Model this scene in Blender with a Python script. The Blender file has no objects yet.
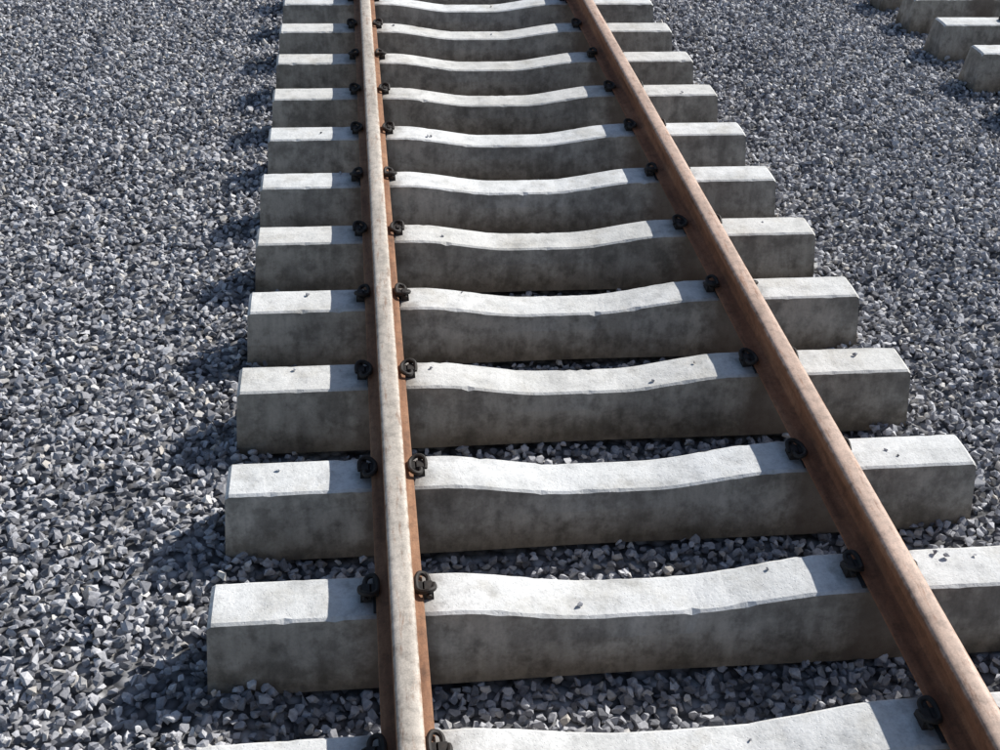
import bpy, bmesh, math, random
import numpy as np
from mathutils import Vector, Matrix, noise as mnoise
random.seed(7); rng=np.random.default_rng(11)
scene=bpy.context.scene
scene.view_settings.view_transform='Standard'; scene.view_settings.look='None'; scene.view_settings.exposure=0

# ------------------------------------------------------------ helpers
def link(o): scene.collection.objects.link(o); return o
def mesh_obj(name,verts,faces,mat=None,smooth=False):
    me=bpy.data.meshes.new(name); me.from_pydata(verts,[],faces); me.update()
    if mat: me.materials.append(mat)
    if smooth:
        me.polygons.foreach_set('use_smooth',[True]*len(me.polygons))
    return bpy.data.objects.new(name,me)
class NT:
    def __init__(s,name):
        s.m=bpy.data.materials.new(name); s.m.use_nodes=True; s.t=s.m.node_tree; s.n=s.t.nodes; s.n.clear()
        s.out=s.n.new('ShaderNodeOutputMaterial'); s.b=s.n.new('ShaderNodeBsdfPrincipled')
        s.t.links.new(s.b.outputs[0],s.out.inputs[0])
    def L(s,a,b): s.t.links.new(a,b)
    def N(s,ty,**k):
        n=s.n.new(ty)
        for a,b in k.items(): setattr(n,a,b)
        return n
    def noise(s,vec,scale,detail=6,rough=.6):
        n=s.N('ShaderNodeTexNoise'); n.inputs['Scale'].default_value=scale; n.inputs['Detail'].default_value=detail
        n.inputs['Roughness'].default_value=rough; s.L(vec,n.inputs['Vector']); return n.outputs['Fac']
    def vor(s,vec,scale,feat='F1'):
        n=s.N('ShaderNodeTexVoronoi'); n.feature=feat; n.inputs['Scale'].default_value=scale; s.L(vec,n.inputs['Vector']); return n
    def ramp(s,fac,stops,interp='LINEAR'):
        n=s.N('ShaderNodeValToRGB'); n.color_ramp.interpolation=interp
        e=n.color_ramp.elements
        while len(e)>1: e.remove(e[-1])
        e[0].position=stops[0][0]; e[0].color=(*stops[0][1],1)
        for p,c in stops[1:]:
            q=e.new(p); q.color=(*c,1)
        s.L(fac,n.inputs[0]); return n.outputs[0]
    def mix(s,fac,a,b,mode='MIX'):
        n=s.N('ShaderNodeMix',data_type='RGBA',blend_type=mode)
        for v,i in ((fac,0),(a,6),(b,7)):
            if isinstance(v,(int,float)): n.inputs[i].default_value=v
            elif isinstance(v,tuple): n.inputs[i].default_value=(*v,1)
            else: s.L(v,n.inputs[i])
        return n.outputs[2]
    def math(s,op,a,b=0.5,c=None):
        n=s.N('ShaderNodeMath',operation=op)
        for i,v in enumerate((a,b,c)):
            if v is None: continue
            if isinstance(v,(int,float)): n.inputs[i].default_value=v
            else: s.L(v,n.inputs[i])
        return n.outputs[0]
    def mrange(s,v,a,b,c=0,d=1):
        n=s.N('ShaderNodeMapRange'); s.L(v,n.inputs[0])
        for i,x in enumerate((a,b,c,d)): n.inputs[i+1].default_value=x
        return n.outputs[0]
    def bump(s,h,strength,dist,prev=None):
        n=s.N('ShaderNodeBump'); n.inputs['Strength'].default_value=strength; n.inputs['Distance'].default_value=dist
        s.L(h,n.inputs['Height'])
        if prev is not None: s.L(prev,n.inputs['Normal'])
        return n.outputs[0]
def g(v): return (v,v,v)

# ------------------------------------------------------------ materials
def mat_concrete():
    s=NT('sleeper_concrete'); tc=s.N('ShaderNodeTexCoord'); ob=tc.outputs['Object']
    oi=s.N('ShaderNodeObjectInfo')
    ad=s.N('ShaderNodeVectorMath',operation='ADD'); s.L(ob,ad.inputs[0])
    cm=s.N('ShaderNodeCombineXYZ'); s.L(s.math('MULTIPLY',oi.outputs['Random'],37.0),cm.inputs[0]); s.L(s.math('MULTIPLY',oi.outputs['Random'],91.0),cm.inputs[1])
    s.L(cm.outputs[0],ad.inputs[1]); v=ad.outputs[0]
    sep=s.N('ShaderNodeSeparateXYZ'); s.L(ob,sep.inputs[0])
    big=s.noise(v,3.2,5,.6); med=s.noise(v,14,6,.65); fine=s.noise(v,90,4,.7)
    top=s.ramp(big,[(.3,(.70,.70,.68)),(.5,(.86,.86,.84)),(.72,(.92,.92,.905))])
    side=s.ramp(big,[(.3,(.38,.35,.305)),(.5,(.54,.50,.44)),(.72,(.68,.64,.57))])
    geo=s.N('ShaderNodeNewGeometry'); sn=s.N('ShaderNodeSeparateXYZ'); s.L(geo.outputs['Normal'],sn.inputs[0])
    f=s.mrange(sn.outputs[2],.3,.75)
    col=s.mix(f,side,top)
    # each sleeper came out of the mould a little different
    col=s.mix(1.0,col,s.ramp(oi.outputs['Random'],[(0,(.90,.89,.87)),(.5,g(1.0)),(1,(.97,.985,1.0))]),'MULTIPLY')
    # mottling
    col=s.mix(1.0,col,s.ramp(med,[(.25,g(.66)),(.5,g(.96)),(.75,g(1.06))]),'MULTIPLY')
    col=s.mix(.8,col,s.ramp(fine,[(.3,g(.80)),(.55,g(1.0))]),'MULTIPLY')
    # vertical run stains on the sides
    mp=s.N('ShaderNodeMapping'); mp.inputs['Scale'].default_value=(26,26,1.6); s.L(v,mp.inputs[0])
    st=s.noise(mp.outputs[0],1,4,.6)
    stc=s.ramp(st,[(.35,g(.62)),(.6,g(1.0))])
    col=s.mix(s.math('MULTIPLY',s.math('SUBTRACT',1.0,f),.6),col,s.mix(1.0,col,stc,'MULTIPLY'))
    # blotchy damp / grime patches on the sides
    bl=s.ramp(s.noise(v,7,5,.7),[(.42,g(.62)),(.56,g(1.0))])
    col=s.mix(s.math('MULTIPLY',s.math('SUBTRACT',1.0,f),.7),col,s.mix(1.0,col,bl,'MULTIPLY'))
    # faint dust patches on top
    du=s.ramp(s.noise(v,5,5,.7),[(.50,g(1.0)),(.68,(.80,.775,.73))])
    col=s.mix(s.math('MULTIPLY',f,.8),col,s.mix(1.0,col,du,'MULTIPLY'))
    # soil splash near the ground
    low=s.mrange(s.math('ADD',sep.outputs[2],s.math('MULTIPLY',med,.09)),-.19,-.09)
    col=s.mix(low,s.mix(1.0,col,(.62,.56,.49),'MULTIPLY'),col)
    # rust / grease around rail seats
    ax=s.math('ABSOLUTE',s.math('SUBTRACT',s.math('ABSOLUTE',sep.outputs[0]),.755))
    seat=s.mrange(s.math('ADD',ax,s.math('MULTIPLY',med,.10)),.12,.20,1,0)
    col=s.mix(s.math('MULTIPLY',seat,.75),col,(.15,.115,.09))
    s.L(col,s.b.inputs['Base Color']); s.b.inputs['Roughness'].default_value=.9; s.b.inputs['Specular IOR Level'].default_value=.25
    pores=s.ramp(s.vor(v,75).outputs['Distance'],[(.10,g(0)),(.22,g(1))])
    b=s.bump(pores,.35,.004); b=s.bump(fine,.4,.004,b); b=s.bump(med,.4,.010,b); s.L(b,s.b.inputs['Normal'])
    return s.m
def mat_rail(name,headc,rustk):
    s=NT(name); tc=s.N('ShaderNodeTexCoord'); v=tc.outputs['Object']
    sep=s.N('ShaderNodeSeparateXYZ'); s.L(v,sep.inputs[0])
    mp=s.N('ShaderNodeMapping'); mp.inputs['Scale'].default_value=(9,1.3,9); s.L(v,mp.inputs[0])
    a=s.noise(mp.outputs[0],1.6,6,.65); b=s.noise(v,28,6,.7); c=s.noise(v,170,3,.7)
    rust=s.ramp(a,[(.3,(.16,.078,.045)),(.5,(.31,.16,.092)),(.7,(.44,.255,.155))])
    rust=s.mix(1.0,rust,rustk,'MULTIPLY')
    head=s.ramp(a,[(.3,tuple(x*.72 for x in headc)),(.5,headc),(.68,tuple(min(.8,x*1.15+.02) for x in headc))])
    f=s.mrange(s.math('ADD',sep.outputs[2],s.math('MULTIPLY',b,.02)),.143,.152)
    col=s.mix(f,rust,head)
    # darker rust flecks breaking up the running surface
    col=s.mix(s.ramp(s.noise(mp.outputs[0],5.5,6,.75),[(.54,g(0)),(.64,g(.6))]),col,rust)
    col=s.mix(1.0,col,s.ramp(b,[(.3,g(.6)),(.5,g(.95)),(.7,g(1.12))]),'MULTIPLY')
    col=s.mix(.7,col,s.ramp(c,[(.35,g(.7)),(.6,g(1.0))]),'MULTIPLY')
    s.L(col,s.b.inputs['Base Color']); s.b.inputs['Specular IOR Level'].default_value=.4
    s.L(s.mrange(s.math('MULTIPLY',f,a),0,.6,.78,.5),s.b.inputs['Roughness'])
    n=s.bump(c,.35,.0015); n=s.bump(b,.3,.004,n); s.L(n,s.b.inputs['Normal'])
    return s.m
def mat_iron():
    s=NT('dark_iron'); tc=s.N('ShaderNodeTexCoord'); v=tc.outputs['Object']
    a=s.noise(v,40,5,.6)
    s.L(s.ramp(a,[(.35,(.016,.014,.013)),(.6,(.034,.028,.024)),(.75,(.07,.048,.036))]),s.b.inputs['Base Color'])
    s.b.inputs['Roughness'].default_value=.7; s.L(s.bump(a,.3,.003),s.b.inputs['Normal']); return s.m
def mat_pad():
    s=NT('rubber_pad'); s.b.inputs['Base Color'].default_value=(.02,.02,.022,1); s.b.inputs['Roughness'].default_value=.7; return s.m
def mat_stone():
    s=NT('crushed_stone'); tc=s.N('ShaderNodeTexCoord'); v=tc.outputs['Object']
    at=s.N('ShaderNodeAttribute'); at.attribute_name='rnd'
    col=s.ramp(at.outputs['Fac'],[(0,(.14,.143,.158)),(.2,(.25,.253,.275)),(.45,(.38,.383,.41)),(.7,(.52,.523,.55)),(.9,(.67,.67,.69)),(.96,(.56,.52,.47)),(1,(.82,.82,.81))])
    a=s.noise(v,70,3,.65)
    col=s.mix(1.0,col,s.ramp(a,[(.3,g(.72)),(.5,g(1.0)),(.72,g(1.2))]),'MULTIPLY')
    s.L(col,s.b.inputs['Base Color']); s.b.inputs['Roughness'].default_value=.88; s.b.inputs['Specular IOR Level'].default_value=.3
    s.L(s.bump(a,.6,.003),s.b.inputs['Normal']); return s.m
def mat_ground():
    s=NT('ballast_ground'); tc=s.N('ShaderNodeTexCoord'); v=tc.outputs['Object']
    vo=s.vor(v,24); sp=s.N('ShaderNodeSeparateColor'); s.L(vo.outputs['Color'],sp.inputs[0])
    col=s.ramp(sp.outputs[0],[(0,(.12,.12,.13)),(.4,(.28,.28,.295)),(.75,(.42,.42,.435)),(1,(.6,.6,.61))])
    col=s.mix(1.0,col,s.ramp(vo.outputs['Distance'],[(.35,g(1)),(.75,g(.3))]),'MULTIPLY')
    col=s.mix(1.0,col,s.ramp(s.noise(v,.35,4),[(.35,g(.8)),(.65,g(1.1))]),'MULTIPLY')
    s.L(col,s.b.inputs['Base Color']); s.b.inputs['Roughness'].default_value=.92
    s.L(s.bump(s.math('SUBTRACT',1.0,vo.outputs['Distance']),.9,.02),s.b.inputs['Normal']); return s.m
M_con=mat_concrete(); M_iron=mat_iron(); M_pad=mat_pad(); M_stone=mat_stone(); M_gr=mat_ground()
M_railA=mat_rail('weathered_steel',(.64,.57,.49),(1.05,1.03,.98)); M_railB=mat_rail('rusty_steel',(.66,.48,.38),(1.08,.93,.84))

# ------------------------------------------------------------ sleepers
L=1.314; H=.260; PITCH=.6
def topz(x):
    a=abs(x); t=min(1,max(0,(a-.16)/(.58-.16))); t=t*t*(3-2*t)*.6+t*.4
    return -.055*(1-t)
def make_sleeper_mesh(k):
    xs=sorted(set([round(-L+.012,4),round(L-.012,4)]+[round(x,4) for x in np.linspace(-L,L,107)]))
    vs=[];fs=[]
    for x in xs:
        zt=topz(x); endd=L-abs(x)
        narrow=.006*(1-min(1,max(0,(abs(x)-.1)/.5)))
        pull=.010*(1-min(1,endd/.012)) if endd<.012 else 0
        wt=.0875-narrow; wb=.130-narrow
        def nz(i,am): return am*mnoise.noise(Vector((x*14+k*9.1,i*3.7,k*5.3)))
        def nh(i,am): return am*mnoise.noise(Vector((x*55+k*9.1,i*3.7+20,k*5.3)))
        h1=.007+max(0,nh(1,.016)-.004); h2=.007+max(0,nh(2,.012)-.003)
        ring=[(-wb,-H),(-(wb*.55+wt*.45)+nz(5,.002),-H*.48),(-wt-.003+nz(3,.002),zt-h1-pull),(-wt+h1+nz(3,.002),zt-.001-pull),
              (0,zt+.001+nz(7,.003)-pull),(wt-h2+nz(4,.002),zt-.001-pull),(wt+.003+nz(4,.002),zt-h2-pull),((wb*.55+wt*.45)+nz(6,.002),-H*.48),(wb,-H)]
        for i,(y,z) in enumerate(ring):
            sl=.018*(-z/H)  # battered ends
            xx=x+math.copysign(sl,x) if endd<.013 else x
            vs.append((xx,y,z))
    n=9
    for i in range(len(xs)-1):
        for j in range(n-1):
            a=i*n+j; fs.append((a,a+1,a+n+1,a+n))
        fs.append((i*n+n-1,i*n,(i+1)*n,(i+1)*n+n-1))
    fs.append(tuple(range(n-1,-1,-1))); b=(len(xs)-1)*n; fs.append(tuple(b+j for j in range(n)))
    me=bpy.data.meshes.new('sleeper_body'); me.from_pydata(vs,[],fs); me.materials.append(M_con)
    bm=bmesh.new(); bm.from_mesh(me); bmesh.ops.recalc_face_normals(bm,faces=bm.faces); bm.to_mesh(me); bm.free()
    return me
sleeper_meshes=[make_sleeper_mesh(k) for k in range(8)]

def tube(path,r,seg=8):
    P=[Vector(p) for p in path]; pts=[]
    for i in range(len(P)-1):
        p0=P[max(i-1,0)];p1=P[i];p2=P[i+1];p3=P[min(i+2,len(P)-1)]
        for t in (0,.25,.5,.75):
            pts.append(.5*((2*p1)+(p2-p0)*t+(2*p0-5*p1+4*p2-p3)*t*t+(3*p1-p0-3*p2+p3)*t**3))
    pts.append(P[-1]); vs=[];fs=[]; up=Vector((0,0,1))
    for i,p in enumerate(pts):
        d=(pts[min(i+1,len(pts)-1)]-pts[max(i-1,0)]).normalized()
        a=d.cross(up); 
        if a.length<.05: a=d.cross(Vector((1,0,0)))
        a.normalize(); b=d.cross(a).normalized()
        for j in range(seg):
            t=2*math.pi*j/seg; vs.append(p+a*r*math.cos(t)+b*r*math.sin(t))
    for i in range(len(pts)-1):
        for j in range(seg):
            k=(j+1)%seg; fs.append((i*seg+j,i*seg+k,(i+1)*seg+k,(i+1)*seg+j))
    fs.append(tuple(range(seg))); fs.append(tuple((len(pts)-1)*seg+j for j in range(seg)))
    return [tuple(v) for v in vs],fs
def box(cx,cy,z0,sx,sy,sz,tx=.8,ty=.8):
    v=[]
    for z,ax,ay in ((z0,1,1),(z0+sz*.7,1*.5+tx*.5,1*.5+ty*.5),(z0+sz,tx*.85,ty*.85)):
        for a,b in ((-1,-1),(1,-1),(1,1),(-1,1)): v.append((cx+a*sx/2*ax,cy+b*sy/2*ay,z))
    f=[(3,2,1,0),(8,9,10,11)]
    for k in (0,4):
        for j in range(4): f.append((k+j,k+(j+1)%4,k+4+(j+1)%4,k+4+j))
    return v,f
RZ=.010   # underside of the rail foot
def fasteners(with_clips):
    V=[];F=[];MI=[]
    def add(vf,m):
        o=len(V); V.extend(vf[0]); F.extend([tuple(i+o for i in f) for f in vf[1]]); MI.extend([m]*len(vf[1]))
    for rx in (-.755,.755):
        if with_clips: add(box(rx,0,-.004,.145,.150,.012,1,1),1)
        for s in (-1,1):
            e=rx+s*.072
            add(box(e+s*.022,0,-.006,.034,.060,.040,.8,.7),0)
            if with_clips:
                add(box(e-s*.006,0,RZ+.0105,.026,.050,.010,.9,.9),0)
                q=[(.030,-.060,.028),(.030,0,.028),(.030,.045,.029),(.018,.064,.034),(-.004,.062,.042),
                     (-.016,.040,.040),(-.018,.010,.036),(-.014,-.022,.036),(.004,-.042,.042),(.028,-.044,.048),(.048,-.030,.044),(.052,-.004,.034),(.050,.018,.024)]
                pth=[(e+s*a*.78,b*.78,.004+c*.78) for a,b,c in q]
                add(tube(pth,.0080),0)
    me=bpy.data.meshes.new('rail_fastenings'); me.from_pydata(V,[],F); me.materials.append(M_iron); me.materials.append(M_pad)
    me.polygons.foreach_set('material_index',MI)
    bm=bmesh.new(); bm.from_mesh(me); bmesh.ops.recalc_face_normals(bm,faces=bm.faces); bm.to_mesh(me); bm.free()
    return me
FM=fasteners(True); FM2=fasteners(False)
YC=.0875
def place_sleeper(x,y,z,k,fm,jit):
    o=link(bpy.data.objects.new('concrete_sleeper',sleeper_meshes[k%8]))
    o.location=(x+random.uniform(-1,1)*.009*jit,y+random.uniform(-1,1)*.008*jit,z+random.uniform(-1,0)*.002*jit)
    o.rotation_euler=(0,0,random.uniform(-1,1)*.005*jit + (math.pi if k%2 else 0))
    c=link(bpy.data.objects.new('rail_fastenings',fm)); c.parent=o
for n in range(-7,44): place_sleeper(0,YC+PITCH*n,0,random.randrange(8),FM,1)
NX=4.66; NY=.16
for n in range(-7,44): place_sleeper(NX+random.uniform(-.04,.04),YC+NY+PITCH*n,-.02,random.randrange(8),FM2,3)

# ------------------------------------------------------------ rails
half=[(.0,.160),(.012,.1597),(.022,.1585),(.029,.156),(.0335,.152),(.0355,.146),(.0365,.124),(.034,.120),(.016,.114),(.0105,.108),(.0085,.095),(.008,.065),(.0095,.045),(.015,.034),(.028,.027),(.050,.0215),(.067,.018),(.0705,.0155),(.0715,.011),(.0705,.010)]
def rail(name,x,mat,cant):
    prof=[(a,b) for a,b in half]+[(-a,b) for a,b in reversed(half[1:])]
    ys=np.arange(-4.2,26.01,.3); vs=[];fs=[];n=len(prof)
    for y in ys:
        for a,b in prof:
            vs.append((a+cant*(b-.01),y,b-.013))
    for i in range(len(ys)-1):
        for j in range(n):
            k=(j+1)%n; fs.append((i*n+j,i*n+k,(i+1)*n+k,(i+1)*n+j))
    fs.append(tuple(range(n))); fs.append(tuple((len(ys)-1)*n+j for j in range(n)))
    o=mesh_obj(name,vs,fs,mat)
    bm=bmesh.new(); bm.from_mesh(o.data); bmesh.ops.recalc_face_normals(bm,faces=bm.faces)
    for f in bm.faces: f.smooth=len(f.verts)==4
    for e in bm.edges:
        if len(e.link_faces)==2 and e.calc_face_angle()>.6: e.smooth=False
    bm.to_mesh(o.data); bm.free()
    o.location=(x,0,RZ+.003); link(o); return o
rail('steel_rail',-.755,M_railA,.02); rail('steel_rail',.755,M_railB,-.02)

# ------------------------------------------------------------ ground + gravel
def fbm(x,y):
    return (np.sin(x*1.7+.6*np.sin(y*1.3))*np.cos(y*1.9+.7*np.sin(x*1.1))*.5+np.sin(x*4.1+y*2.3+1.)*.25+np.sin(x*7.3-y*6.1)*.15+np.sin(x*13-y*3.+2)*np.sin(y*11+x*4)*.12)
def hgt(x,y):
    base=-.234+.018*fbm(x,y)
    inside=np.clip((1.25-np.abs(x))/.2,0,1)
    base=base-.05*inside
    # slight shoulder between the tracks, lower bed at the second row
    base=base+.035*np.clip((x-1.5)/.5,0,1)*np.clip((2.9-x)/.5,0,1)
    base=base-.04*np.clip((x-2.9)/.3,0,1)
    return base
gx=np.concatenate([[-300,-120,-50,-22,-12],np.arange(-8,10.01,.12),[14,24,52,120,300]])
gy=np.concatenate([[-300,-120,-50,-20,-8],np.arange(-5,16.01,.12),[20,30,55,120,300]])
X,Y=np.meshgrid(gx,gy); Z=hgt(X,Y)-.020
vs=np.stack([X,Y,Z],-1).reshape(-1,3).tolist(); w=len(gx)
fs=[(j*w+i,j*w+i+1,(j+1)*w+i+1,(j+1)*w+i) for j in range(len(gy)-1) for i in range(w-1)]
link(mesh_obj('ground',vs,fs,M_gr,True))

protos=[]
for k in range(24):
    bm=bmesh.new(); sc=Vector((1,random.uniform(.65,.95),random.uniform(.5,.8)))
    for i in range(random.randint(10,14)):
        d=Vector((random.gauss(0,1),random.gauss(0,1),random.gauss(0,1))).normalized()*random.uniform(.42,.56)
        bm.verts.new((d.x*sc.x,d.y*sc.y,d.z*sc.z))
    bmesh.ops.convex_hull(bm,input=bm.verts)
    bmesh.ops.delete(bm,geom=[v for v in bm.verts if not v.link_faces],context='VERTS')
    bmesh.ops.triangulate(bm,faces=bm.faces)
    bmesh.ops.recalc_face_normals(bm,faces=bm.faces); bm.verts.index_update()
    protos.append((np.array([v.co[:] for v in bm.verts]),np.array([[v.index for v in f.verts] for f in bm.faces]))); bm.free()

def layer(x0,x1,y0,y1,sp,zoff,keep,smin,smax):
    xs=np.arange(x0,x1,sp); ys=np.arange(y0,y1,sp*.9)
    A,B=np.meshgrid(xs,ys); A=A+(np.arange(len(ys))%2)[:,None]*sp*.5
    A=A.ravel()+rng.uniform(-.5,.5,A.size)*sp*.9; B=B.ravel()+rng.uniform(-.5,.5,B.size)*sp*.9
    m=rng.random(A.size)<keep; A=A[m];B=B[m]
    s=smin+(smax-smin)*rng.random(A.size)**1.5
    z=hgt(A,B)+zoff+rng.uniform(-.006,.008,A.size)
    return np.stack([A,B,z],-1),s
bx=(-5.0,6.6,-2.6,9.6)
parts=[layer(*bx,.034,-.009,.9,.034,.052),
       layer(*bx,.043,.008,.55,.028,.052),
       layer(*bx,.11,.020,.40,.032,.058)]
P=np.concatenate([p for p,_ in parts]); S=np.concatenate([s for _,s in parts])
# keep clear of the sleeper volumes
def insleeper(P,cx,yo,mx):
    ph=(P[:,1]-yo+PITCH/2)%PITCH-PITCH/2
    return (np.abs(P[:,0]-cx)<L+.012)&(np.abs(ph)<mx)
m=~(insleeper(P,0,YC,.120)|insleeper(P,NX,YC+NY,.120)); P=P[m];S=S[m]
# a few small chips of ballast lying on the sleepers
ex=[];es=[]
for i in range(46):
    r_=random.randrange(-3,15); x=random.choice([random.uniform(-1.25,-.9),random.uniform(-.6,.6),random.uniform(-.6,.6),random.uniform(.92,1.25)])
    sz=random.uniform(.010,.026); ex.append((x,YC+PITCH*r_+random.uniform(-.06,.065),topz(x)+sz*.28)); es.append(sz)
P=np.concatenate([P,np.array(ex)]); S=np.concatenate([S,np.array(es)])
n=len(P)
ang=np.stack([rng.uniform(-.8,.8,n),rng.uniform(-.8,.8,n),rng.uniform(0,6.283,n)],-1)
ang[-46:,:2]*=.2
cx_,sx_=np.cos(ang[:,0]),np.sin(ang[:,0]); cy_,sy_=np.cos(ang[:,1]),np.sin(ang[:,1]); cz_,sz_=np.cos(ang[:,2]),np.sin(ang[:,2])
RM=np.empty((n,3,3))
RM[:,0,0]=cz_*cy_; RM[:,0,1]=cz_*sy_*sx_-sz_*cx_; RM[:,0,2]=cz_*sy_*cx_+sz_*sx_
RM[:,1,0]=sz_*cy_; RM[:,1,1]=sz_*sy_*sx_+cz_*cx_; RM[:,1,2]=sz_*sy_*cx_-cz_*sx_
RM[:,2,0]=-sy_; RM[:,2,1]=cy_*sx_; RM[:,2,2]=cy_*cx_
RM*=S[:,None,None]; pick=rng.integers(0,len(protos),n); rnd=rng.random(n)
VV=[];FF=[];RR=[];off=0
for k,(pv,pf) in enumerate(protos):
    idx=np.nonzero(pick==k)[0]
    v=np.einsum('nij,kj->nki',RM[idx],pv)+P[idx][:,None,:]
    f=pf[None]+(off+np.arange(len(idx))*len(pv))[:,None,None]
    VV.append(v.reshape(-1,3)); FF.append(f.reshape(-1,3)); RR.append(np.repeat(rnd[idx],len(pv))); off+=len(idx)*len(pv)
VV=np.concatenate(VV).astype(np.float32); FF=np.concatenate(FF).astype(np.int32); RR=np.concatenate(RR).astype(np.float32)
me=bpy.data.meshes.new('gravel'); me.vertices.add(len(VV)); me.vertices.foreach_set('co',VV.ravel())
me.loops.add(FF.size); me.loops.foreach_set('vertex_index',FF.ravel())
me.polygons.add(len(FF)); me.polygons.foreach_set('loop_start',np.arange(0,FF.size,3,dtype=np.int32))
at=me.attributes.new('rnd','FLOAT','POINT'); at.data.foreach_set('value',RR)
me.update(calc_edges=True)
me.attributes.new('sharp_face','BOOLEAN','FACE').data.foreach_set('value',np.ones(len(FF),dtype=bool))
me.materials.append(M_stone)
go=link(bpy.data.objects.new('gravel',me))

# ------------------------------------------------------------ light
sv=Vector((.36,.22,.30)).normalized()      # towards the sun
elev=math.asin(sv.z); az=math.atan2(sv.x,sv.y)
w_=bpy.data.worlds.new('World'); scene.world=w_; w_.use_nodes=True; t=w_.node_tree
bg=t.nodes['Background']; sk=t.nodes.new('ShaderNodeTexSky'); sk.sky_type='NISHITA'; sk.sun_disc=False
sk.sun_elevation=elev; sk.sun_rotation=az; t.links.new(sk.outputs[0],bg.inputs[0]); bg.inputs[1].default_value=.085
sd=bpy.data.lights.new('sun','SUN'); sd.energy=5; sd.angle=math.radians(.5); sd.color=(1,.97,.92)
so=link(bpy.data.objects.new('sun',sd)); so.rotation_euler=sv.to_track_quat('Z','Y').to_euler(); so.location=(6,3,5)

# ------------------------------------------------------------ camera (solved from the photograph)
cx,cy,cz,yaw,pi_,ro,f=-0.8334,-3.25113,2.61864,0.13057,0.58544,0.03756,1228.34
F=Vector((math.sin(yaw)*math.cos(pi_),math.cos(yaw)*math.cos(pi_),-math.sin(pi_)))
R=Vector((math.cos(yaw),-math.sin(yaw),0)); U=R.cross(F)
R2=R*math.cos(ro)+U*math.sin(ro); U2=-R*math.sin(ro)+U*math.cos(ro)
cd=bpy.data.cameras.new('camera'); cd.sensor_width=36; cd.lens=36*f/1000; cd.clip_start=.05; cd.clip_end=1500
co=link(bpy.data.objects.new('camera',cd))
mt=Matrix((R2,U2,-F)).transposed().to_4x4(); mt.translation=(cx,cy,cz); co.matrix_world=mt
scene.camera=co
